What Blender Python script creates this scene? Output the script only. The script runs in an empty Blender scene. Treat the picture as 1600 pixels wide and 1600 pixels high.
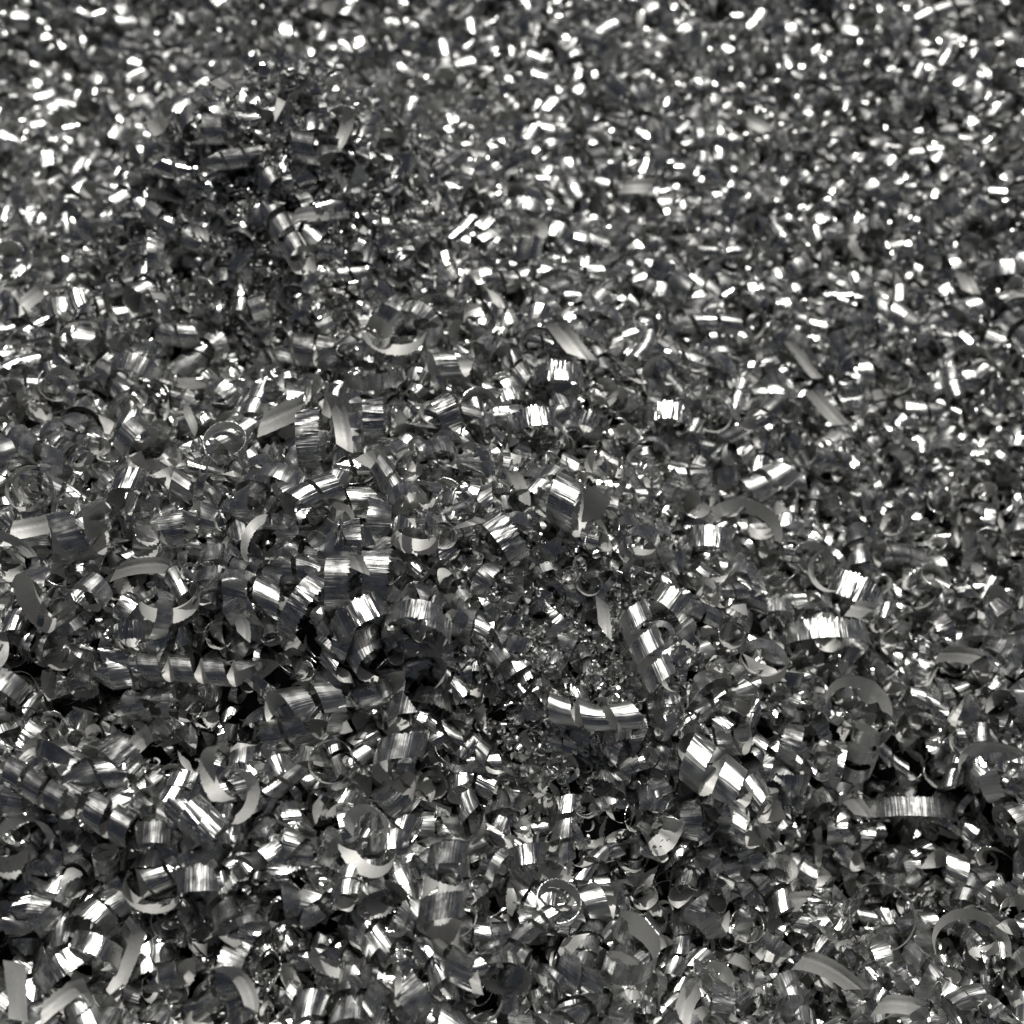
import bpy, math, random
import numpy as np
from mathutils import Vector, Matrix, Euler

R_ = math.radians
SC = bpy.context.scene
COL = SC.collection
rng = np.random.default_rng(11)
random.seed(11)

# ------------------------------------------------------------------ camera
CAM_A = R_(40)                      # angle of the view axis from straight down
CAM_D = 0.275
LENS, SENSOR = 49.5, 36.0
cam_d = bpy.data.cameras.new('camera')
cam = bpy.data.objects.new('camera', cam_d)
COL.objects.link(cam)
cam.location = (0, -CAM_D * math.sin(CAM_A), CAM_D * math.cos(CAM_A))
cam.rotation_euler = (CAM_A, 0, 0)
cam_d.lens, cam_d.sensor_width = LENS, SENSOR
cam_d.clip_start, cam_d.clip_end = 0.01, 50
cam_d.dof.use_dof = True
cam_d.dof.focus_distance = 0.256
cam_d.dof.aperture_fstop = 18.0
SC.camera = cam

# ------------------------------------------------------------------ sky, sun, exposure
SUN_EL, SUN_AZ = R_(73), R_(24)     # azimuth measured from +Y (away from the camera) towards +X
SUN_DIR = Vector((math.sin(SUN_AZ) * math.cos(SUN_EL), math.cos(SUN_AZ) * math.cos(SUN_EL), math.sin(SUN_EL)))
world = bpy.data.worlds.new('World')
SC.world = world
world.use_nodes = True
wt = world.node_tree
bg = wt.nodes['Background']
sky = wt.nodes.new('ShaderNodeTexSky')
sky.sky_type = 'NISHITA'
sky.sun_disc = False
sky.sun_elevation = SUN_EL
sky.sun_rotation = SUN_AZ
sky.air_density = 0.25
sky.dust_density = 3.6
sky.ozone_density = 0.3
hs = wt.nodes.new('ShaderNodeHueSaturation')
hs.inputs['Saturation'].default_value = 0.7
wt.links.new(sky.outputs[0], hs.inputs['Color'])
wt.links.new(hs.outputs[0], bg.inputs[0])
bg.inputs[1].default_value = 0.05
sun_d = bpy.data.lights.new('sun', 'SUN')
sun_d.energy = 4.6
sun_d.angle = R_(0.53)
sun_d.color = (1.0, 0.98, 0.93)
sun = bpy.data.objects.new('sun', sun_d)
COL.objects.link(sun)
sun.rotation_euler = SUN_DIR.to_track_quat('Z', 'Y').to_euler()
SC.view_settings.view_transform = 'Standard'
SC.view_settings.look = 'None'
SC.view_settings.gamma = 1
SC.view_settings.exposure = -0.76
SC.cycles.use_denoising = True
SC.cycles.max_bounces = 7
SC.cycles.glossy_bounces = 5
SC.cycles.diffuse_bounces = 3
SC.cycles.sample_clamp_indirect = 6
SC.cycles.sample_clamp_direct = 0
SC.cycles.blur_glossy = 0.3

# ------------------------------------------------------------------ picture <-> place
F_PX = 1600 * LENS / SENSOR
CM = cam.rotation_euler.to_matrix()
CP = cam.location.copy()

def ray(u, v):
    d = CM @ Vector(((u - 800) / F_PX, (800 - v) / F_PX, -1))
    return d                        # length along the view axis is 1

def on_plane(u, v, z=0.0):
    d = ray(u, v)
    return CP + d * ((z - CP.z) / d.z)

CMi = CM.transposed()
def to_px(p):
    q = CMi @ (Vector(p) - CP)
    return 800 + F_PX * q.x / -q.z, 800 - F_PX * q.y / -q.z, -q.z

# mounds and hollows of the heap: (picture u, v, radius x mm, radius y mm, height mm)
BUMPS = [
    (500, 1560, 90, 26, -14), (1000, 1700, 90, 24, -8),
    (440, 320, 26, 22, 40), (760, 800, 50, 36, 11), (250, 1180, 52, 40, 8), (620, 900, 20, 16, 4),
    (1560, 700, 52, 70, -31), (1490, 1360, 32, 42, -29), (60, 200, 42, 46, -14), (1000, 150, 70, 40, -7),
    (400, 560, 9, 6, -12), (1390, 1200, 16, 10, -9), (700, 1080, 12, 7, -5), (850, 965, 12, 7, -7),
    (1000, 1330, 20, 8, -10), (900, 1230, 8, 6, -4), (700, 1210, 9, 6, -7), (80, 1420, 10, 7, -10),
    (1500, 1110, 14, 8, -9), (380, 1130, 7, 6, -7), (640, 1240, 10, 5, -7), (150, 1110, 6, 5, -6),
    (180, 1330, 6, 5, -6), (1330, 1400, 10, 7, -6), (880, 1530, 8, 6, -8), (30, 30, 22, 16, -14),
    (1130, 1290, 14, 9, -8), (290, 1125, 26, 8, -8), (820, 1140, 26, 9, -7), (60, 1090, 12, 6, -6), (240, 960, 9, 6, -5), (300, 640, 9, 6, -5), (1160, 700, 12, 8, -5),
    (1400, 1580, 20, 16, 6), (1020, 560, 16, 12, 4), (260, 880, 16, 12, 3),
]
BP = []
for (u, v, rx, ry, h) in BUMPS:
    p = on_plane(u, v)
    BP.append((p.x, p.y, rx / 1000, ry / 1000, h / 1000))

def H(x, y):
    z = 0.0016 * np.sin(x * 210 + 1.3) * np.sin(y * 170 + .4) + 0.0012 * np.sin(x * 430 + y * 260) * np.cos(y * 390 - x * 90)
    for (cx, cy, rx, ry, h) in BP:
        z = z + h * np.exp(-0.5 * (((x - cx) / rx) ** 2 + ((y - cy) / ry) ** 2))
    return z

def on_heap(u, v, lift=0.0):
    d = ray(u, v)
    t = 0.12
    while t < 0.9:
        p = CP + d * t
        if p.z - lift <= float(H(p.x, p.y)):
            return p
        t += 0.0005
    return on_plane(u, v)

# ------------------------------------------------------------------ materials
def new_mat(name):
    m = bpy.data.materials.new(name)
    m.use_nodes = True
    nt = m.node_tree
    return m, nt, nt.nodes['Principled BSDF'], nt.nodes.new, nt.links.new

def ramp(nd, a, b, ca, cb):
    e = nd.color_ramp.elements
    e[0].position, e[0].color = a, (*ca, 1)
    e[1].position, e[1].color = b, (*cb, 1)

def metal_outer():
    m, nt, P, N, L = new_mat('bright_burnished_metal')
    uv = N('ShaderNodeUVMap'); uv.uv_map = 'UVMap'
    mp = N('ShaderNodeMapping'); mp.inputs['Scale'].default_value = (3.2, 0.10, 1)
    L(uv.outputs[0], mp.inputs[0])
    inf = N('ShaderNodeObjectInfo')
    ofs = N('ShaderNodeVectorMath'); ofs.operation = 'ADD'
    mul = N('ShaderNodeMath'); mul.operation = 'MULTIPLY'; mul.inputs[1].default_value = 90
    L(inf.outputs['Random'], mul.inputs[0])
    L(mp.outputs[0], ofs.inputs[0]); L(mul.outputs[0], ofs.inputs[1])
    n1 = N('ShaderNodeTexNoise'); n1.inputs['Scale'].default_value = 1.0; n1.inputs['Detail'].default_value = 2
    L(ofs.outputs[0], n1.inputs['Vector'])
    bp = N('ShaderNodeBump'); bp.inputs['Strength'].default_value = 1.0; bp.inputs['Distance'].default_value = 0.00012
    L(n1.outputs[0], bp.inputs['Height'])
    L(bp.outputs[0], P.inputs['Normal'])
    P.inputs['Metallic'].default_value = 1
    n3 = N('ShaderNodeTexNoise'); n3.inputs['Scale'].default_value = 0.55; n3.inputs['Detail'].default_value = 3
    o3 = N('ShaderNodeVectorMath'); o3.operation = 'ADD'
    L(uv.outputs[0], o3.inputs[0]); L(mul.outputs[0], o3.inputs[1]); L(o3.outputs[0], n3.inputs['Vector'])
    s3 = N('ShaderNodeMapRange'); s3.inputs['From Min'].default_value = 0.38; s3.inputs['From Max'].default_value = 0.68
    s3.inputs['To Max'].default_value = 0.16
    L(n3.outputs[0], s3.inputs['Value'])
    cr = N('ShaderNodeValToRGB'); ramp(cr, 0.3, 0.7, (0.50, 0.51, 0.505), (0.68, 0.69, 0.685))
    L(n1.outputs[0], cr.inputs[0]); L(cr.outputs[0], P.inputs['Base Color'])
    rr = N('ShaderNodeMapRange'); rr.inputs['To Min'].default_value = 0.14; rr.inputs['To Max'].default_value = 0.28
    L(inf.outputs['Random'], rr.inputs['Value'])
    ad = N('ShaderNodeMath'); ad.operation = 'ADD'
    L(rr.outputs[0], ad.inputs[0]); L(s3.outputs[0], ad.inputs[1])
    L(ad.outputs[0], P.inputs['Roughness'])
    return m

def metal_inner():
    m, nt, P, N, L = new_mat('dull_grey_inner_metal')
    uv = N('ShaderNodeUVMap'); uv.uv_map = 'UVMap'
    mp = N('ShaderNodeMapping'); mp.inputs['Scale'].default_value = (0.8, 6.0, 1)
    L(uv.outputs[0], mp.inputs[0])
    n1 = N('ShaderNodeTexNoise'); n1.inputs['Scale'].default_value = 1.6; n1.inputs['Detail'].default_value = 4
    L(mp.outputs[0], n1.inputs['Vector'])
    n2 = N('ShaderNodeTexNoise'); n2.inputs['Scale'].default_value = 14; n2.inputs['Detail'].default_value = 2
    L(uv.outputs[0], n2.inputs['Vector'])
    mx = N('ShaderNodeMix'); mx.data_type = 'FLOAT'; mx.inputs[0].default_value = 0.4
    L(n1.outputs[0], mx.inputs[2]); L(n2.outputs[0], mx.inputs[3])
    cr = N('ShaderNodeValToRGB'); ramp(cr, 0.25, 0.75, (0.50, 0.50, 0.485), (0.88, 0.88, 0.855))
    L(mx.outputs[0], cr.inputs[0])
    inf = N('ShaderNodeObjectInfo')
    mr = N('ShaderNodeMapRange'); mr.inputs['To Min'].default_value = 0.78; mr.inputs['To Max'].default_value = 1.0
    L(inf.outputs['Random'], mr.inputs['Value'])
    vm = N('ShaderNodeVectorMath'); vm.operation = 'SCALE'
    L(cr.outputs[0], vm.inputs[0]); L(mr.outputs[0], vm.inputs['Scale']); L(vm.outputs[0], P.inputs['Base Color'])
    bp = N('ShaderNodeBump'); bp.inputs['Strength'].default_value = 0.5; bp.inputs['Distance'].default_value = 0.00008
    L(mx.outputs[0], bp.inputs['Height']); L(bp.outputs[0], P.inputs['Normal'])
    P.inputs['Metallic'].default_value = 0.45
    P.inputs['Roughness'].default_value = 0.6
    return m

def core_mat():
    m, nt, P, N, L = new_mat('packed_dark_turnings')
    tc = N('ShaderNodeTexCoord')
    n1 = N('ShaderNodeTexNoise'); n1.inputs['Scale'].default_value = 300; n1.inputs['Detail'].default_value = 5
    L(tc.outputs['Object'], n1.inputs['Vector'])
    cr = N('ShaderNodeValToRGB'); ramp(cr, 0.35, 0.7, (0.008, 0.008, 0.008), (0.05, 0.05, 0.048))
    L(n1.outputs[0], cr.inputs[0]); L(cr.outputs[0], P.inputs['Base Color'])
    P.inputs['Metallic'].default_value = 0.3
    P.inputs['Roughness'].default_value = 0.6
    return m

OUT, INN, CORE = metal_outer(), metal_inner(), core_mat()

# ------------------------------------------------------------------ one shaving: a curled ribbon with real thickness
def chip_mesh(name, R, W, turns, pitch=0.0, R2=None, cone=0.0, cup=0.0, teeth=0.05, flute=0.02,
              cut=(0.4, 0.4), bend=0.0, seed=0, seg=None, nv=5, th=0.00006, dull_out=False, ridge=0.0, wob=0.03, twist=0.0):
    """R, W in metres; pitch axial advance per turn in metres; cone in radians; teeth, flute as fractions of W and R."""
    g = np.random.default_rng(seed)
    R2 = R if R2 is None else R2
    length = abs(turns) * 2 * math.pi * (R + R2) / 2
    if seg is None:
        seg = int(min(520, max(24, length / 0.00022)))
    n = seg + 1
    s = np.linspace(0, 1, n)
    ang = (s - .5) * turns * 2 * math.pi
    mm = s * length * 1000                                # arc length in mm
    rad = R + (R2 - R) * s
    ph = g.uniform(0, 6.28, 8)
    rad = rad * (1 + wob * np.sin(ang * 1.3 + ph[0]) + wob * .6 * np.sin(ang * 2.7 + ph[1]))
    # flutes: sharp crests of uneven spacing, running a little aslant across the ribbon and fading in and out
    wl = g.uniform(0.45, 1.05)
    vv = np.linspace(-.5, .5, nv)[None, :]
    m2 = mm[:, None] + g.uniform(-.4, .4) * vv * W * 1000 + .12 * np.sin(mm[:, None] * 2.6 + vv * 5 + ph[4])
    warp = m2 + 0.35 * np.sin(m2 * 1.7 + ph[2]) + 0.2 * np.sin(m2 * 4.1 + ph[3])
    fl = (np.abs(np.sin(math.pi * warp / wl)) ** 0.7 - .6) * (0.55 + 0.45 * np.sin(m2 * .9 + vv * 2.2 + ph[4]))
    fl = fl + 0.4 * np.sin(m2 * 2 * math.pi / (wl * .41) + ph[5]) * (0.5 + 0.5 * np.sin(m2 * 1.3 + ph[7])) + 0.45 * np.sin(m2 * 3.1 + ph[6]) * np.sin(m2 * .8 + ph[7])
    fl = fl * flute * 0.0024
    # serrated edge
    tw = g.uniform(0.5, 0.75)
    saw = ((mm / tw + .25 * np.sin(mm * 2.3 + ph[6])) % 1.0)
    saw = saw * (0.5 + 0.5 * g.random(n)) * teeth * 2.1
    lo = np.full(n, -0.5) + 0.012 * np.sin(mm * 3 + ph[7])
    hi = 0.5 + saw - teeth * .75
    # oblique cut ends
    c0 = cut[0] * W / max(length, 1e-6)
    c1 = cut[1] * W / max(length, 1e-6)
    if c0 > 0: lo = np.maximum(lo, -0.5 + 1.0 * np.clip(1 - s / c0, 0, 1))
    if c1 > 0: hi = hi - 1.0 * np.clip(1 - (1 - s) / c1, 0, 1)
    hi = np.maximum(hi, lo + 0.02)
    j = np.linspace(0, 1, nv)
    V = lo[:, None] + (hi - lo)[:, None] * j[None, :]
    cn = (cone + twist * np.sin(s * math.pi * 1.6 + ph[1]))[:, None]
    sg, cg = np.sin(cn), np.cos(cn)
    skew = (mm[:, None] * 0)
    slant = fl
    rr = rad[:, None] + V * W * sg - cup * W * (V ** 2) * 2 + slant + ridge * W * np.exp(-((V - .12) / .06) ** 2)
    zz = pitch * turns * (s - .5)[:, None] + V * W * cg
    ca, sa = np.cos(ang)[:, None], np.sin(ang)[:, None]
    def pts(off):
        r = rr + off * cg
        z = zz - off * sg
        x, y = r * ca, r * sa
        if bend:
            k = bend                                        # bend the axis into an arc of curvature k
            t = z * k
            x2 = (x + 1 / k) * np.cos(t) - 1 / k
            z2 = (x + 1 / k) * np.sin(t)
            x, z = x2, z2
        return np.stack([x, y, z], -1).reshape(-1, 3)
    A, B = pts(th / 2), pts(-th / 2)
    nn = n * nv
    idx = np.arange(nn).reshape(n, nv)
    q = np.stack([idx[:-1, :-1], idx[1:, :-1], idx[1:, 1:], idx[:-1, 1:]], -1).reshape(-1, 4)
    # border loop
    loop = np.concatenate([idx[:, 0], idx[-1, 1:], idx[-2::-1, -1], idx[0, -2:0:-1]])
    nb = len(loop)
    verts = np.concatenate([A, B, A[loop], B[loop]])
    ra = 2 * nn + np.arange(nb); rb = 2 * nn + nb + np.arange(nb)
    ra2, rb2 = np.roll(ra, -1), np.roll(rb, -1)
    rim = np.stack([ra, rb, rb2, ra2], -1)
    if turns < 0:
        q = q[:, ::-1]; rim = rim[:, ::-1]
    faces = np.concatenate([q, q[:, ::-1] + nn, rim])
    c = (A.max(0) + A.min(0)) / 2
    verts = verts - c
    me = bpy.data.meshes.new(name)
    me.vertices.add(len(verts)); me.vertices.foreach_set('co', verts.ravel())
    me.loops.add(faces.size); me.loops.foreach_set('vertex_index', faces.ravel().astype(np.int32))
    me.polygons.add(len(faces))
    me.polygons.foreach_set('loop_start', np.arange(0, faces.size, 4, dtype=np.int32))
    mi = np.zeros(len(faces), np.int32)
    mi[len(q):2 * len(q)] = 1
    if dull_out:
        mi[:len(q)] = 1
    me.polygons.foreach_set('material_index', mi)
    me.polygons.foreach_set('use_smooth', np.ones(len(faces), bool))
    uvx = np.repeat(mm, nv); uvy = (V * W * 1000).ravel()
    UV = np.stack([uvx, uvy], -1); UVall = np.concatenate([UV, UV, UV[loop], UV[loop]])
    ul = me.uv_layers.new(name='UVMap')
    ul.data.foreach_set('uv', UVall[faces.ravel()].ravel().astype(np.float32))
    me.update(); me.validate()
    me.materials.append(OUT); me.materials.append(INN)
    me['off'] = [float(x) for x in c]
    return me

def setp(o, label=None, cat=None, group=None, kind=None):
    if label: o['label'] = label
    if cat: o['category'] = cat
    if group: o['group'] = group
    if kind: o['kind'] = kind
    return o

# ------------------------------------------------------------------ the packed core of the heap
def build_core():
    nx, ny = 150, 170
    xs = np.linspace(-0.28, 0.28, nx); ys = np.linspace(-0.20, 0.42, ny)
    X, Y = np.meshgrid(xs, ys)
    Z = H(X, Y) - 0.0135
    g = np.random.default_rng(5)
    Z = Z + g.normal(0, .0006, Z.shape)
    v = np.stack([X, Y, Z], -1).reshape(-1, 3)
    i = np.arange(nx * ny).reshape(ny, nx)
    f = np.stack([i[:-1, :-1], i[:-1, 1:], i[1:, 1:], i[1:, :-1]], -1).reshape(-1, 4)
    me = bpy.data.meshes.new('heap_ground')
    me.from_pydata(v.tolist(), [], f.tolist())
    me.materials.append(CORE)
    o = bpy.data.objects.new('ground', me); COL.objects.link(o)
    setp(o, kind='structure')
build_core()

# ------------------------------------------------------------------ pose from how a curl shows: axis angle in the picture, tilt to the viewer, roll
def pose(theta, tau, roll):
    th, ta = R_(theta), R_(tau)
    a = Vector((math.cos(th) * math.cos(ta), math.sin(th) * math.cos(ta), math.sin(ta)))   # camera axes: x right, y up, z to viewer
    ref = Vector((0, 0, 1)) if tau < 75 else Vector((math.cos(th), math.sin(th), 0)) * -1
    x = (ref - a * ref.dot(a)).normalized()
    y = a.cross(x)
    r = R_(roll)
    x2 = x * math.cos(r) + y * math.sin(r)
    y2 = a.cross(x2)
    M = Matrix((x2, y2, a)).transposed()
    return CM @ M

HEROES = []      # filled below
taken = []       # (centre, radius) of the placed curls
def hero(name, u, v, lift, theta, tau, roll, R, W, turns, label, cat, group=None, short=None, **kw):
    """R, W, pitch in picture pixels (of 1600) at that place; lift in mm above the heap surface."""
    p = on_heap(u, v, (lift + 1.3) / 1000)
    depth = to_px(p)[2]
    k = depth / F_PX
    for key in ('R2', 'pitch'):
        if key in kw: kw[key] = kw[key] * k
    me = chip_mesh(name, R * k, W * k, turns, seed=len(HEROES) + 100, **kw)
    o = bpy.data.objects.new(name, me); COL.objects.link(o)
    M = pose(theta, tau, roll)
    o.matrix_world = Matrix.Translation(p) @ M.to_4x4()
    setp(o, label, cat, group)
    ext = max(R * 0.95, abs(kw.get('pitch', 0)) / k * abs(turns) * 0.45)
    if abs(turns) < 0.6: ext = R * math.sin(min(math.pi / 2, abs(turns) * math.pi))
    HEROES.append(dict(o=o, u=u, v=v, p=p, r=max(ext, W * .5), short=short))
    taken.append((p, max(ext, W * .5) * k))
    return o

#HEROES_HERE
def lying(th, tau):
    # a curl lying on its side on the heap: its axis dips away from the viewer by about the slope of the ground in view
    if tau >= 20: return tau
    return -27 * math.sin(R_(th)) + tau * .25
# name, u, v, lift, axis angle, tilt, roll, R, W, turns (picture pixels)
def coil(u, v, lift, th, tau, roll, R, W, t, label, short=None, **k):
    k.setdefault('pitch', W * 1.2); k.setdefault('flute', .03); k.setdefault('teeth', .05)
    return hero('metal_coil', u, v, lift, th, lying(th, tau), roll, R, W, t, label, 'metal coil', short=short, **k)
def band(u, v, lift, th, tau, roll, R, W, t, label, short=None, **k):
    k.setdefault('flute', .07); k.setdefault('teeth', .09)
    return hero('ribbon_curl', u, v, lift, th, lying(th, tau), roll, R, W, t, label, 'metal shaving', short=short, **k)
def hoop(u, v, lift, th, tau, roll, R, W, t, label, short=None, **k):
    k.setdefault('flute', .01); k.setdefault('teeth', .06); k.setdefault('cut', (.9, 1.2)); k.setdefault('wob', .03); k.setdefault('twist', .08)
    return hero('metal_hoop', u, v, lift, th, tau, roll, R, W, t, label, 'metal hoop', short=short, **k)
def flake(u, v, lift, th, tau, R, W, t, label, short=None, roll=180, **k):
    k.setdefault('flute', .004); k.setdefault('teeth', .06); k.setdefault('cut', (1.0, 1.0)); k.setdefault('cup', .12); k.setdefault('twist', .2); k.setdefault('ridge', .06); k.setdefault('nv', 9)
    return hero('metal_flake', u, v, lift, th, tau, roll, R, W, t, label, 'metal flake', short=short, **k)

coil(300, 1047, 3, -3, 10, 60, 21, 32, 3.6, 'long polished horizontal coil of smooth turns with pale rhombs between them, left of centre', 'long horizontal coil', flute=.006, pitch=52, teeth=.03)
flake(217, 1160, 4, 133, 8, 34, 28, .42, 'bright cream crescent flake with a lengthwise groove, below the long horizontal coil', 'bright cream crescent')
hoop(578, 1312, 5, 185, 58, 0, 50, 24, .98, 'large washer-like hoop with a pale left rim and a coil standing in it', 'large washer-like hoop', cone=R_(38), dull_out=False)
coil(590, 1312, 3, 80, 22, 0, 15, 32, 2.2, 'small upright coil standing inside the large washer-like hoop', None, flute=.01, pitch=44)
coil(700, 1336, 3, 82, 10, 0, 30, 34, 1.1, 'short drum-shaped curl with a vertical glint, right of the washer-like hoop', 'short drum curl', flute=.015)
hoop(517, 1190, 3, 95, 78, 30, 34, 22, 1.3, 'plain thin circular hoop seen end on over a black hollow', 'plain circular hoop')
hoop(530, 1488, 3, 268, 56, 180, 44, 30, .92, 'open hoop with a pale lower lip near the bottom of the heap', 'hoop with pale lower lip')
band(652, 985, 4, 262, 38, 150, 52, 34, 1.15, 'big fluted hoop arching over a dark gap, pale inside its lower left', 'big fluted arch', pitch=10, flute=.06)
coil(628, 1165, 3, 78, 14, 40, 37, 40, 1.9, 'two-turn upright coil with a matt rhomb between its turns', 'coil with matt rhomb', pitch=72, flute=.01, cut=(.8, .8))
coil(1010, 1010, 4, 112, 14, 20, 27, 32, 2.6, 'polished stack of leaning barrel turns running downwards, right of centre', 'leaning barrel coil', pitch=48, flute=.012)
coil(935, 1118, 3, -3, 6, 40, 21, 36, 2.8, 'horizontal coil of glossy turns with dark blue undersides, right of centre', 'glossy blue-shaded coil', pitch=50, bend=50, twist=.2, flute=.012)
coil(1095, 1195, 3, -38, 12, 30, 38, 38, 2.1, 'wide ribbon spiralling down to the right over a black gap', 'wide descending spiral', pitch=62, flute=.05)
hoop(1192, 1035, 4, 245, 50, 0, 37, 24, 1.05, 'cupped hoop with a toothed right edge and a speck of light on it', 'cupped toothed hoop', teeth=.12)
hoop(1338, 1092, 4, 88, 52, 180, 48, 24, .62, 'smooth cream arch curling over like a handle, centre right', 'smooth cream arch', cone=R_(20), ridge=.03)
coil(1350, 1170, 3, 80, 28, 0, 24, 24, 2.6, 'upright stack of dim barrel turns below the cream arch', 'dim barrel stack', pitch=36, flute=.01)
flake(1296, 1520, 4, 62, 14, 74, 34, .32, 'long pale boat-shaped flake lying slantwise near the bottom right', 'pale boat-shaped flake')
flake(1402, 1572, 4, 88, 10, 60, 30, .26, 'wide pale saucer flake at the bottom edge, right of the boat-shaped one', 'wide saucer flake')
flake(1240, 1410, 4, 100, 4, 52, 32, .22, 'blunt cream tongue-shaped flake, upper left of the boat-shaped one', 'blunt cream tongue')
hoop(872, 1412, 4, 80, 52, 190, 34, 28, 1.05, 'grey hooked loop with a toothed upper rim, below centre right', 'grey hooked loop', pitch=12, teeth=.1)
coil(985, 1500, 4, 76, 20, 0, 38, 40, 1.9, 'large upright two-turn coil with a pale slanting inner strip, near the bottom', 'large two-turn coil', pitch=78, flute=.012)
flake(1076, 1566, 4, 158, 8, 46, 32, .36, 'double-ridged cream husk at the bottom edge, right of the large two-turn coil', 'double-ridged husk', ridge=.08)
flake(440, 648, 4, 114, 4, 66, 34, .27, 'broad pale blade-like flake above a lone thin hoop, left of centre', 'broad pale blade')
flake(532, 660, 4, 12, 4, 66, 26, .30, 'narrow upright pointed pale leaf flake beside a fluted band', 'narrow upright leaf flake')
band(484, 690, 3, 4, 4, 0, 62, 36, .36, 'tall fluted band standing like a bent ladder, left of the leaf flake', 'tall ladder-fluted band', flute=.10)
band(585, 655, 3, 3, 6, 0, 36, 32, .4, 'short fluted band with a serrated right edge, right of the leaf flake', 'short serrated band', flute=.09)
band(585, 590, 3, 95, 25, 0, 48, 26, .45, 'fluted arch with a toothed crest above the leaf flake', 'toothed crest arch', flute=.06)
flake(893, 535, 4, 38, 4, 70, 30, .24, 'bright ivory shard pointing down to the right, above centre', 'bright ivory shard', cut=(1.6, .6))
band(872, 585, 3, 88, 4, 0, 44, 34, .42, 'comb-fluted band just below the ivory shard', 'comb-fluted band', flute=.10)
hoop(1040, 592, 4, 190, 45, 180, 38, 32, .9, 'rounded hoop, pale at left and striped at right, around a dark hole', 'pale-and-striped hoop', flute=.02)
band(1045, 645, 3, 88, 6, 0, 46, 30, .34, 'curved white-striped band below the pale-and-striped hoop', 'white-striped band', flute=.12)
band(832, 655, 3, 100, 6, 0, 44, 34, .36, 'slanting bright ribbon band under the comb-fluted band', 'slanting bright band', flute=.05)
band(700, 645, 3, 25, 6, 0, 34, 34, .42, 'boxy fluted ribbon leaning left, upper centre', 'boxy leaning ribbon', flute=.07)
coil(700, 570, 3, 2, 8, 0, 20, 34, 1.3, 'squat square-looking curl with two bright bars, upper centre', 'squat two-bar curl', flute=.05)
coil(888, 788, 4, -28, 14, 10, 40, 44, 1.5, 'heavy two-panel curl folded like an open book, at the centre', 'folded book-like curl', pitch=50, flute=.02)
hoop(1155, 822, 4, 92, 50, 180, 58, 26, .66, 'broad smooth matt arch at right of centre', 'broad matt arch', cone=R_(22))
hoop(1190, 822, 3, 260, 40, 180, 22, 22, .9, 'little curled cup under the broad matt arch', None)
coil(1017, 735, 4, -60, 45, 0, 12, 8, 5, 'tiny tight corkscrew of wire-thin loops, right of centre', 'tiny corkscrew', pitch=11, flute=.0, R2=9)
hoop(46, 765, 4, 120, 80, 0, 39, 14, 1.3, 'thin hoop wound around a smaller spiral at the left edge', 'thin spiral at the left edge', R2=33, pitch=5)
hoop(52, 763, 4, 100, 78, 70, 24, 12, 1.6, 'small inner spiral lying within the thin hoop at the left edge', None, R2=5)
hoop(890, 899, 4, 60, 74, 0, 14, 16, 1.1, 'tiny round hoop, left one of a pair beside a dark hollow at centre', 'tiny pair of hoops')
hoop(921, 912, 4, 240, 66, 0, 19, 16, 1.2, 'small tilted hoop, right one of a pair beside a dark hollow at centre', None)
flake(222, 887, 4, 96, 18, 58, 26, .34, 'sickle-shaped white flake with a dark fold, upper left of the long coil', 'white sickle flake')
hoop(268, 935, 4, 300, 46, 180, 46, 34, .72, 'wide bowl-like hoop with its lit lip at lower right', 'bowl-like hoop')
hoop(68, 935, 4, 215, 42, 180, 52, 34, .95, 'largest hoop near the left edge, framing crossed slivers', 'largest left hoop', flute=.02)
hoop(145, 925, 3, 230, 40, 0, 27, 30, 1.0, 'dim tube-like hoop with a black bore, right of the largest left hoop', 'tube with black bore')
band(272, 830, 3, 8, 8, 10, 34, 40, .42, 'sturdy striped band with a row of teeth on its right edge', 'sturdy striped band', flute=.08, teeth=.1)
flake(240, 838, 5, 30, 10, 44, 30, .2, 'bright triangular scale left of the sturdy striped band', 'bright triangular scale', cut=(1.6, .4), roll=175)
coil(120, 835, 3, 18, 12, 20, 42, 38, 1.7, 'tilted wide coil with white slashes, above the white sickle flake', 'white-slashed coil', pitch=54, flute=.05)
flake(52, 822, 4, 102, 0, 120, 30, .12, 'flat bright rectangular flake below the thin spiral at the left edge', 'flat rectangular flake', cut=(.2, .5))
flake(22, 850, 4, 60, 25, 70, 20, .22, 'dull bent strip with a nibbled edge under the flat rectangular flake', None)
coil(200, 755, 3, 75, 8, 0, 22, 36, 1.9, 'upright ridged coil above the bright triangular scale', 'upright ridged coil', flute=.08)
band(215, 690, 3, -40, 8, 0, 34, 34, .9, 'smooth swelling ribbon turning down to the right, upper left', 'smooth swelling ribbon', flute=.02, pitch=26)
hoop(352, 690, 3, 90, 55, 180, 34, 20, .9, 'hoop of dull rim above its twin, left of the broad pale blade', 'upper twin hoop')
hoop(350, 742, 3, 268, 52, 180, 38, 20, .9, 'lower twin hoop with a lit front rim', 'lower twin hoop')
hoop(337, 1208, 4, 190, 48, 180, 44, 26, .55, 'left of two cream grooved oval shells leaning together', 'cream grooved shells', cone=R_(12), ridge=.05)
hoop(378, 1242, 4, 0, 50, 180, 40, 26, .55, 'right of two cream grooved oval shells leaning together', None, cone=R_(14), ridge=.05)
coil(62, 1232, 3, -25, 10, 30, 22, 30, 3.4, 'slanting coil of bright barrel turns near the left edge', 'slanting bright coil', pitch=40, flute=.02)
coil(158, 1272, 3, -27, 10, 0, 27, 34, 2.4, 'thicker slanting coil continuing down to the right of the bright one', 'thicker slanting coil', pitch=48, flute=.02)
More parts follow.
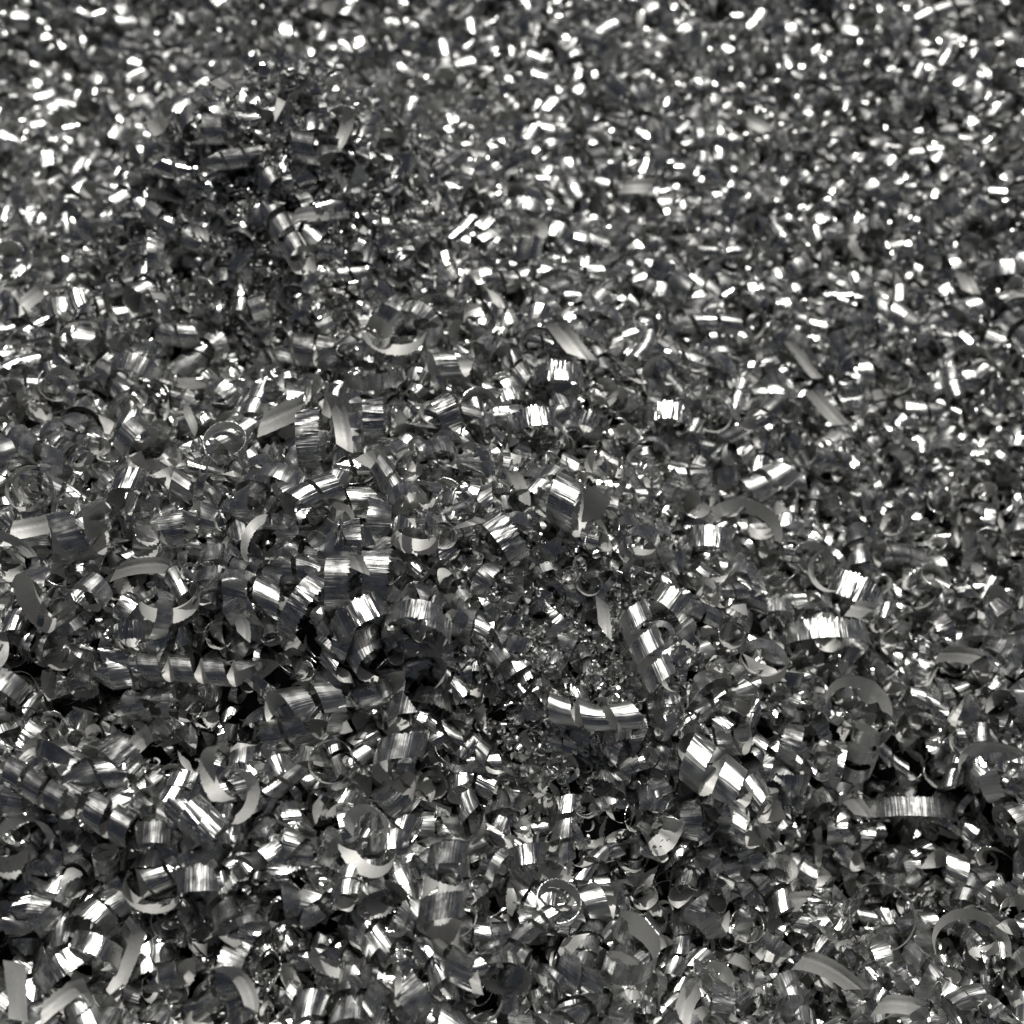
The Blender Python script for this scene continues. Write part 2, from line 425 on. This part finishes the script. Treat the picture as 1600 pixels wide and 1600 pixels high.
coil(166, 1345, 4, 80, 42, 0, 20, 16, 3.0, 'neat little barrel spring with thin rims, lower left', 'little barrel spring', pitch=20, flute=.006)
hoop(238, 1390, 4, 262, 62, 180, 44, 26, .8, 'hoop over a black hole with a pale inner lip at its bottom, lower left', 'hoop over black hole')
coil(310, 1280, 3, -38, 8, 0, 28, 34, 2.2, 'ribbed coil of wide stripes lying below the cream grooved shells', 'wide-striped ribbed coil', flute=.09, pitch=34)
band(238, 1300, 4, 92, 10, 0, 30, 34, .4, 'bright glossy curl end above the hoop over the black hole', 'bright glossy curl end', flute=.03)
band(305, 1372, 3, 95, 4, 0, 46, 40, .3, 'flat finely brushed square of ribbon right of the hoop over the black hole', 'finely brushed square', flute=.05, wob=.01)
flake(372, 1540, 4, 38, 20, 52, 28, .4, 'thick grey crescent with a pale lower end, near the bottom left of centre', 'thick grey crescent')
flake(200, 1500, 4, -22, 6, 100, 24, .21, 'tall matt strip bending like a grass blade, lower left', 'tall matt strip', cut=(.3, .6))
flake(26, 1548, 4, 2, 0, 300, 32, .055, 'straight pale slat with a torn lower end, in the bottom left corner', 'straight pale slat', cut=(.2, .4))
band(88, 1515, 3, 130, 6, 0, 62, 36, .30, 'arched ribbon with bright cross stripes, right of the straight pale slat', 'arched cross-striped ribbon', flute=.06)
flake(98, 1560, 4, 125, 6, 62, 26, .3, 'pale scoop below the arched cross-striped ribbon', 'pale scoop')
hoop(150, 1488, 3, 250, 35, 0, 42, 30, .9, 'upright ring of plain metal between the pale slat and the tall matt strip', 'upright plain ring')
hoop(28, 1318, 4, 330, 40, 0, 44, 42, .95, 'wide-mouthed cone of brushed metal at the left edge', 'wide-mouthed cone', cone=R_(18), flute=.02)
coil(338, 203, 2, -5, 8, 0, 25, 30, 1.7, 'dim coil with a pale oval face on the upper left mound', 'coil with pale oval face', flute=.02)
coil(443, 362, 3, -58, 10, 0, 20, 30, 3.4, 'squared glossy coil stepping down the mound', 'squared glossy coil', flute=.02, pitch=44)
flake(487, 335, 3, 96, 22, 38, 24, .42, 'curled white lip-like flake on the upper left mound', 'curled white lip flake')
flake(536, 205, 3, -22, 6, 48, 20, .3, 'upright pale bean-shaped flake at the top of the mound', 'pale bean flake')
coil(368, 248, 2, 8, 8, 0, 17, 28, 2.2, 'bright short coil under the coil with the pale oval face', 'bright short mound coil', flute=.03)
coil(480, 232, 2, -12, 10, 0, 25, 34, 1.6, 'wide dim coil left of the pale bean flake', 'wide dim mound coil', flute=.02)
flake(313, 362, 3, 20, 10, 26, 20, .3, 'small pale thumbnail-shaped flake, left of the squared glossy coil', 'small thumbnail flake')
band(405, 480, 3, 20, 10, 0, 20, 26, .6, 'smooth dark rounded curl beside the black hollow below the mound', 'smooth dark curl', flute=.002)
hoop(618, 530, 3, 270, 40, 180, 50, 24, .5, 'smile-shaped grey crescent with a toothed upper rim', 'smile-shaped crescent', teeth=.1)
coil(480, 547, 3, -12, 8, 0, 26, 32, 2.0, 'plump coil with white bars above the broad pale blade', 'plump white-barred coil', flute=.03)
flake(1291, 636, 3, 42, 8, 54, 22, .3, 'soft pale crescent out of focus, right of upper centre', 'soft pale crescent')
flake(1255, 562, 3, 38, 8, 60, 14, .25, 'thin pale sliver above the soft pale crescent', 'thin pale sliver')
flake(1545, 1180, 4, 92, 26, 56, 30, .4, 'thick soft double-ridged cream crescent at the right edge', 'thick cream crescent', ridge=.06)
band(1552, 1228, 4, 20, 40, 0, 40, 34, .25, 'blinding white flat of metal under the thick cream crescent', 'blinding white flat', flute=.02)
flake(1342, 1262, 4, 40, 10, 34, 26, .3, 'pale hooked scale right of the wide descending spiral', 'pale hooked scale')
hoop(1378, 1432, 5, 100, 74, 0, 52, 12, 1.05, 'large wire-thin hoop out of focus at lower right', 'large wire-thin hoop')
hoop(1512, 1462, 4, 92, 50, 180, 56, 24, .62, 'wide dull arch at the lower right with a smaller cup beneath', 'wide dull arch', cone=R_(18))
hoop(1535, 1478, 3, 270, 42, 180, 24, 18, .9, 'small cup under the wide dull arch', None)
band(1430, 1262, 3, 88, 6, 0, 90, 30, .28, 'long dark band with one round white glare, lower right', 'long glare-marked band', flute=.03)
hoop(1270, 868, 4, 80, 46, 180, 32, 18, .6, 'dark matt hook over a second one, centre right', 'dark matt hook')
hoop(1285, 895, 4, 200, 50, 180, 34, 16, .55, 'lower dark matt hook, centre right', None)
band(1340, 925, 3, 60, 8, 0, 52, 44, .4, 'broad shiny bulging ribbon with many stripes, centre right', 'broad bulging ribbon', flute=.09)
flake(1346, 952, 5, 80, 6, 60, 28, .16, 'pale lozenge flake on the broad bulging ribbon', 'pale lozenge', cut=(.9, .9))
flake(1500, 1025, 4, 84, 14, 52, 28, .3, 'pale leaf-like scoop out of focus near the right edge', 'pale leaf-like scoop')
flake(995, 290, 3, 92, 14, 34, 22, .36, 'soft pale spoon-shaped flake in the blurred upper middle', 'soft spoon flake')
flake(1178, 190, 3, 60, 8, 44, 18, .28, 'soft pale tapering flake in the blurred upper right', 'soft tapering flake')
flake(505, 4, 3, 95, 8, 44, 26, .3, 'pale rounded blur of a flake cut by the top edge', 'pale flake at the top edge')
flake(1512, 440, 3, 20, 8, 36, 24, .26, 'soft pale wedge near the right edge, upper half', 'soft pale wedge')
flake(48, 465, 3, 130, 6, 48, 24, .26, 'soft pale triangular flake at the left edge, upper half', 'soft pale triangle')
flake(350, 128, 3, 60, 8, 30, 24, .26, 'small soft pale flake left above the mound', 'soft flake above the mound')
coil(690, 1420, 3, 85, 14, 0, 34, 40, 1.6, 'broad bright striped curl right of the hoop with the pale lower lip', 'broad bright striped curl', flute=.06)
flake(622, 1535, 5, -45, 10, 30, 26, .22, 'small bright tooth-like flake near the bottom, left of middle', 'small tooth-like flake')
band(650, 1560, 3, 35, 8, 0, 44, 42, .32, 'fluted ribbon passing under the small tooth-like flake', 'fluted ribbon under the tooth flake', flute=.07)
band(1050, 940, 3, 50, 10, 0, 34, 34, .55, 'toothed ribbon loop behind the leaning barrel coil', 'toothed ribbon loop', teeth=.12, flute=.05)
flake(944, 965, 4, 5, 6, 60, 20, .22, 'slim white splinter left of the leaning barrel coil', 'slim white splinter', cut=(1.6, 1.2))
coil(1000, 850, 3, 240, 50, 0, 28, 26, 1.1, 'round tube end with a black bore at right of centre', 'round black tube end')
band(1110, 840, 3, 85, 8, 0, 40, 36, .4, 'fluted ribbon with a pale top face left of the broad matt arch', 'fluted ribbon by the matt arch', flute=.08)
band(1290, 985, 3, 92, 6, 0, 90, 32, .3, 'long pleated band with a bright toothed lower edge, centre right', 'long pleated band', flute=.09, teeth=.12)
band(790, 840, 3, 35, 10, 0, 46, 36, .5, 'curved finely pleated ribbon at the centre', 'finely pleated ribbon', flute=.11)
band(530, 910, 3, 0, 6, 0, 46, 38, .42, 'upright glossy arched ribbon with a dark lower bend', 'upright glossy arched ribbon', flute=.03)
band(590, 900, 3, -3, 6, 0, 44, 40, .42, 'second upright arched ribbon beside a pale scale', 'second upright arched ribbon', flute=.05)
flake(556, 880, 5, 25, 10, 40, 28, .25, 'pale scale wedged between two upright arched ribbons', 'pale wedged scale')
band(560, 965, 3, 120, 10, 0, 50, 40, .5, 'long slanting striped ribbon below the two upright arched ones', 'long slanting striped ribbon', pitch=20, flute=.06)
band(470, 950, 3, -30, 8, 0, 60, 34, .4, 'finely ribbed arch descending to a black gap, left of centre', 'finely ribbed arch', flute=.1)
flake(378, 980, 5, 10, 14, 34, 26, .3, 'pale cupped scale above the right end of the long horizontal coil', 'pale cupped scale')
flake(735, 818, 5, 70, 4, 44, 28, .18, 'bright speckled star-shaped flake left of the folded book-like curl', 'bright speckled flake', cut=(1.5, 1.0))
hoop(650, 835, 3, 262, 38, 180, 36, 30, 1.0, 'hoop with a bright serrated front lip above the big fluted arch', 'hoop with serrated lip', teeth=.1)
#HEROES_END

# ------------------------------------------------------------------ the curls one can still pick out, one object each
def variant(kind, seed, lo=False):
    g = np.random.default_rng(seed)
    U = g.uniform
    mm = 0.001
    seg = None
    if kind == 'coil':            # two to four turns, broad ribbon
        R, W = U(1.5, 2.9) * mm, U(2.6, 4.2) * mm
        t = U(1.2, 2.9)
        a = dict(pitch=W * U(1.02, 1.35), cone=R_(U(-10, 14)), bend=U(-95, 95), cut=(U(.4, 1.2), U(.4, 1.2)), flute=U(.01, .07), teeth=U(.03, .1), R2=R * U(.8, 1.25))
    elif kind == 'ribbon':        # part of a turn, broad and fluted
        R, W = U(1.9, 4.4) * mm, U(2.6, 4.4) * mm
        t = U(.4, 1.25)
        a = dict(pitch=W * U(0, .9), cone=R_(U(-25, 25)), cup=U(-.06, .1), cut=(U(.5, 2.2), U(.5, 2.2)), twist=U(0, .6), wob=U(.01, .05), flute=U(.05, .12), teeth=U(.05, .14), R2=R * U(.7, 1.3))
    elif kind == 'ring':          # thin hoop, one turn or a spiral
        R, W = U(1.9, 4.0) * mm, U(1.2, 2.6) * mm
        t = U(.75, 2.0)
        a = dict(pitch=W * U(.1, .5), cone=R_(U(-40, 40)), cut=(U(1.5, 4), U(1.5, 4)), flute=U(.01, .05), teeth=U(.05, .12), R2=R * U(.4, .85), twist=U(.1, .6), wob=U(.02, .07))
    elif kind == 'flake':         # short dull crescent
        R, W = U(2.6, 6.0) * mm, U(1.8, 3.2) * mm
        t = U(.2, .45)
        a = dict(cone=R_(U(-25, 25)), cup=U(-.1, .15), cut=(U(.8, 1.8), U(.8, 1.8)), flute=U(.0, .012), teeth=U(.04, .12), twist=U(.1, .6), ridge=U(.03, .07), nv=7, dull_out=bool(U(0, 1) < .4))
    else:                         # fine: tiny curl
        R, W = U(.45, 1.2) * mm, U(.5, 1.4) * mm
        t = U(.4, 2.2)
        a = dict(pitch=W * U(.4, 1.0), cone=R_(U(-30, 30)), cut=(U(.4, 1.2), U(.4, 1.2)), flute=.01, teeth=.08, R2=R * U(.6, 1.1))
    if U(0, 1) < .2: a['flute'] = a.get('flute', .02) * .3
    if lo:
        seg = int(max(14, min(300, t * 2 * math.pi * R / 0.00022)))
        a['nv'] = 7 if kind == 'flake' else 4 if kind != 'fine' else 3
    return chip_mesh('metal_' + kind, R, W, t * (1 if U(0, 1) < .6 else -1), seed=seed, seg=seg, **a), R, W, t

LIB = {}
for kind, n in (('coil', 22), ('ribbon', 26), ('ring', 14), ('flake', 12)):
    LIB[kind] = [variant(kind, 1000 + hash(kind[0]) % 1 + ord(kind[1]) * 37 + i) for i in range(n)]

def rand_rot(kind):
    """most curls lie on their side; the rest lean any way"""
    from mathutils import Quaternion
    if kind in ('coil', 'ribbon') and rng.random() < .72 or kind == 'ring' and rng.random() < .35:
        az, el, roll = rng.uniform(0, 2 * math.pi), rng.normal(0, .2), rng.uniform(0, 2 * math.pi)
        return (Matrix.Rotation(az, 3, 'Z') @ Matrix.Rotation(math.pi / 2 + el, 3, 'Y') @ Matrix.Rotation(roll, 3, 'Z')).to_quaternion()
    q = rng.normal(size=4); q /= np.linalg.norm(q)
    return Quaternion(q)

def blocked(p, r):
    d = (CP - p).normalized()
    for (q, rq) in taken:
        w = q - p
        # p is in front of q when q lies behind it on the line of sight
        dq = (CP - q).normalized()
        t = (p - q).dot(dq)
        off = ((p - q) - dq * t).length
        if t > -rq * .6 and off < rq * .9 + r * .75 and t < .04:
            return True
    return False

DIRS = ('right of', 'above', 'left of', 'below')
used_labels = set(h['o']['label'] for h in HEROES)
marks = [h for h in HEROES if h['short']]
def auto_label(desc, u, v):
    ms = sorted(marks, key=lambda h: (h['u'] - u) ** 2 + (h['v'] - v) ** 2)
    for k, h in enumerate(ms):
        du, dv = u - h['u'], h['v'] - v
        dist = math.hypot(du, dv)
        a = int(((math.degrees(math.atan2(dv, du)) + 45) % 360) // 90)
        near = 'just' if dist < 45 else 'closely' if dist < 90 else 'slightly' if dist < 150 else 'well' if dist < 240 else 'far'
        for extra in ('',):
            lab = f"{desc} {near} {DIRS[a]} the {h['short']}"
            if lab not in used_labels:
                used_labels.add(lab); return lab
    return desc

def describe(kind, R, W, t, scale):
    w = W * scale * 1000
    size = 'narrow' if w < 2.2 else 'slim' if w < 3.2 else 'broad' if w < 4.3 else 'wide'
    if kind == 'coil':
        return f"{size} silver coil of {'one-and-a-half' if t < 1.75 else 'two' if t < 2.4 else 'three'} turns"
    if kind == 'ribbon':
        return f"{size} fluted {'half-turn' if t < .6 else 'open' if t < .8 else 'nearly closed'} ribbon curl"
    if kind == 'ring':
        return f"{size} {'single hoop' if t < 1.25 else 'double-wound hoop'}"
    return f"{size} dull {'short' if t < .25 else 'long'} flake"

NAMES = dict(coil='metal_coil', ribbon='ribbon_curl', ring='metal_hoop', flake='metal_flake')
CATS = dict(coil='metal coil', ribbon='metal shaving', ring='metal hoop', flake='metal flake')
GROUPS = dict(coil='tight metal coils on the heap', ribbon='open ribbon curls on the heap', ring='thin metal hoops on the heap', flake='dull flakes on the heap')
COUNT = dict(coil=230, ribbon=270, ring=80, flake=230)

placed = []
order = [k for k, n in COUNT.items() for _ in range(n)]
rng.shuffle(order)
for kind in order:
    for tries in range(60):
        v = 1620 * (rng.random() ** 0.8) - 5
        u = rng.uniform(-10, 1610)
        lift = rng.uniform(-1.0, 2.2) / 1000
        p = on_plane(u, v)
        # walk the ray to the heap once, coarse to fine
        d = ray(u, v); lo_t, hi_t = 0.12, 0.75
        t = lo_t
        while t < hi_t:
            p = CP + d * t
            if p.z - lift <= float(H(p.x, p.y)): break
            t += 0.003
        me, R, W, tn = LIB[kind][rng.integers(len(LIB[kind]))]
        ext = max(R, W * .5) * .8
        if any((p - q).length < (ext + e) * .62 for q, e in placed): continue
        if blocked(p, ext): continue
        break
    else:
        continue
    placed.append((p, ext))
    o = bpy.data.objects.new(NAMES[kind], me); COL.objects.link(o)
    sc = float(rng.uniform(.85, 1.12) * np.interp(p.y, [0.01, 0.11], [1.0, 1.06]))
    o.matrix_world = Matrix.Translation(p) @ rand_rot(kind).to_matrix().to_4x4() @ Matrix.Diagonal((sc, sc, sc, 1))
    uu, vv, _ = to_px(p)
    setp(o, auto_label(describe(kind, R, W, tn, sc), uu, vv), CATS[kind], GROUPS[kind])

# ------------------------------------------------------------------ the mass of the heap, one object per kind of turnings
def scatter(name, label, cat, lib, P, S, I, kinds=None):
    col = bpy.data.collections.new(name + '_shapes')
    for i, me in enumerate(lib):
        ob = bpy.data.objects.new(f'shape_{i:03d}', me); col.objects.link(ob)
    me = bpy.data.meshes.new(name)
    n = len(P)
    me.vertices.add(n); me.vertices.foreach_set('co', P.astype(np.float32).ravel())
    rot = np.array([rand_rot(kinds[i] if kinds else 'fine').to_euler()[:] for i in I])
    at = me.attributes.new('rot', 'FLOAT_VECTOR', 'POINT'); at.data.foreach_set('vector', rot.astype(np.float32).ravel())
    at = me.attributes.new('size', 'FLOAT', 'POINT'); at.data.foreach_set('value', S.astype(np.float32))
    at = me.attributes.new('pick', 'INT', 'POINT'); at.data.foreach_set('value', I.astype(np.int32))
    for m in (OUT, INN): me.materials.append(m)
    o = bpy.data.objects.new(name, me); COL.objects.link(o)
    ng = bpy.data.node_groups.new(name + '_nodes', 'GeometryNodeTree')
    ng.interface.new_socket('Geometry', in_out='INPUT', socket_type='NodeSocketGeometry')
    ng.interface.new_socket('Geometry', in_out='OUTPUT', socket_type='NodeSocketGeometry')
    N, L = ng.nodes.new, ng.links.new
    gi, go = N('NodeGroupInput'), N('NodeGroupOutput')
    ci = N('GeometryNodeCollectionInfo'); ci.inputs['Collection'].default_value = col
    ci.inputs['Separate Children'].default_value = True; ci.inputs['Reset Children'].default_value = True
    ip = N('GeometryNodeInstanceOnPoints'); ip.inputs['Pick Instance'].default_value = True
    def attr(nm, ty):
        a = N('GeometryNodeInputNamedAttribute'); a.data_type = ty; a.inputs['Name'].default_value = nm
        return a.outputs[0]
    L(gi.outputs[0], ip.inputs['Points']); L(ci.outputs[0], ip.inputs['Instance'])
    L(attr('pick', 'INT'), ip.inputs['Instance Index'])
    L(attr('rot', 'FLOAT_VECTOR'), ip.inputs['Rotation'])
    L(attr('size', 'FLOAT'), ip.inputs['Scale'])
    L(ip.outputs[0], go.inputs[0])
    md = o.modifiers.new('scatter', 'NODES'); md.node_group = ng
    return setp(o, label, cat, None, 'stuff')

def keep_clear(P, fat=True):
    """drop points that would lie on top of a placed curl, seen from above the heap or from the viewer"""
    P = np.asarray(P)
    ok = np.ones(len(P), bool)
    cp = np.array(CP)
    for (q, rq, r) in [(p, e, .0032) for p, e in taken] + [(p, e * .7, .0022) for p, e in placed]:
        r = r if fat else .0008
        qn = np.array(q); dq = cp - qn; dq = dq / np.linalg.norm(dq)
        w = P - qn; t = w @ dq
        off = np.linalg.norm(w - t[:, None] * dq, axis=1)
        ok &= ~((t > -rq * .45) & (off < rq * .8 + r) & (t < .05))
    return ok

def far_small(y):
    # the turnings get finer towards the back of the heap
    return np.interp(y, [0.01, 0.11], [1.0, 1.04])

N_MASS = 28000
X = rng.uniform(-0.19, 0.19, N_MASS * 2); Y = rng.uniform(-0.12, 0.30, N_MASS * 2)
# keep the footprint that the view and a step to the side can see
sel = np.abs(X) < 0.115 + (Y + 0.12) * 0.26
X, Y = X[sel][:N_MASS], Y[sel][:N_MASS]
D = rng.uniform(0, 1, len(X)) ** 1.15 * 0.0125 - 0.0012
P = np.stack([X, Y, H(X, Y) - D], -1)
extra = 9000
Xe, Ye = rng.uniform(-0.19, 0.19, extra), rng.uniform(0.035, 0.24, extra)
P = np.concatenate([P, np.stack([Xe, Ye, H(Xe, Ye) - rng.uniform(-.001, .005, extra)], -1)])
k = keep_clear(P); P = P[k]
kinds = ['coil'] * 9 + ['ribbon'] * 16 + ['ring'] * 10 + ['flake'] * 4
lib = [variant(kd, 3000 + i, lo=True)[0] for i, kd in enumerate(kinds)]
S = rng.uniform(.82, 1.2, len(P)) * far_small(P[:, 1])
scatter('metal_turnings', 'deep mass of small silver ribbon curls and coils filling the heap', 'metal turnings', lib, P, S,
        rng.integers(0, len(lib), len(P)), kinds)

# fines: tiny curls and slivers gathered on the mound and in the hollows
FN = []
for (u, v, sx, sy, n, zl) in [(440, 320, .012, .011, 2600, .004), (900, 930, .010, .010, 1500, .005), (880, 1040, .007, .008, 400, .002),
                          (400, 390, .008, .008, 600, .003), (560, 260, .014, .010, 700, .003), (440, 1460, .01, .006, 250, .001),
                          (1010, 770, .006, .008, 250, .002)]:
    c = on_plane(u, v, 0.02 if v < 450 else 0.008)
    x = rng.normal(c.x, sx, n); y = rng.normal(c.y, sy, n)
    FN.append(np.stack([x, y, H(x, y) + rng.uniform(-.006, zl * .6, n)], -1))
n = 3500
x = rng.uniform(-0.16, 0.16, n); y = rng.uniform(-0.11, 0.24, n)
FN.append(np.stack([x, y, H(x, y) - rng.uniform(-.001, .006, n)], -1))
FN = np.concatenate(FN); FN = FN[keep_clear(FN, False)]
flib = [variant('fine', 5000 + i, lo=True)[0] for i in range(24)]
scatter('metal_fines', 'fine glittering slivers and crumbs of metal sifted over the upper left mound', 'metal fines', flib, FN,
        rng.uniform(.35, 1.1, len(FN)), rng.integers(0, len(flib), len(FN)))
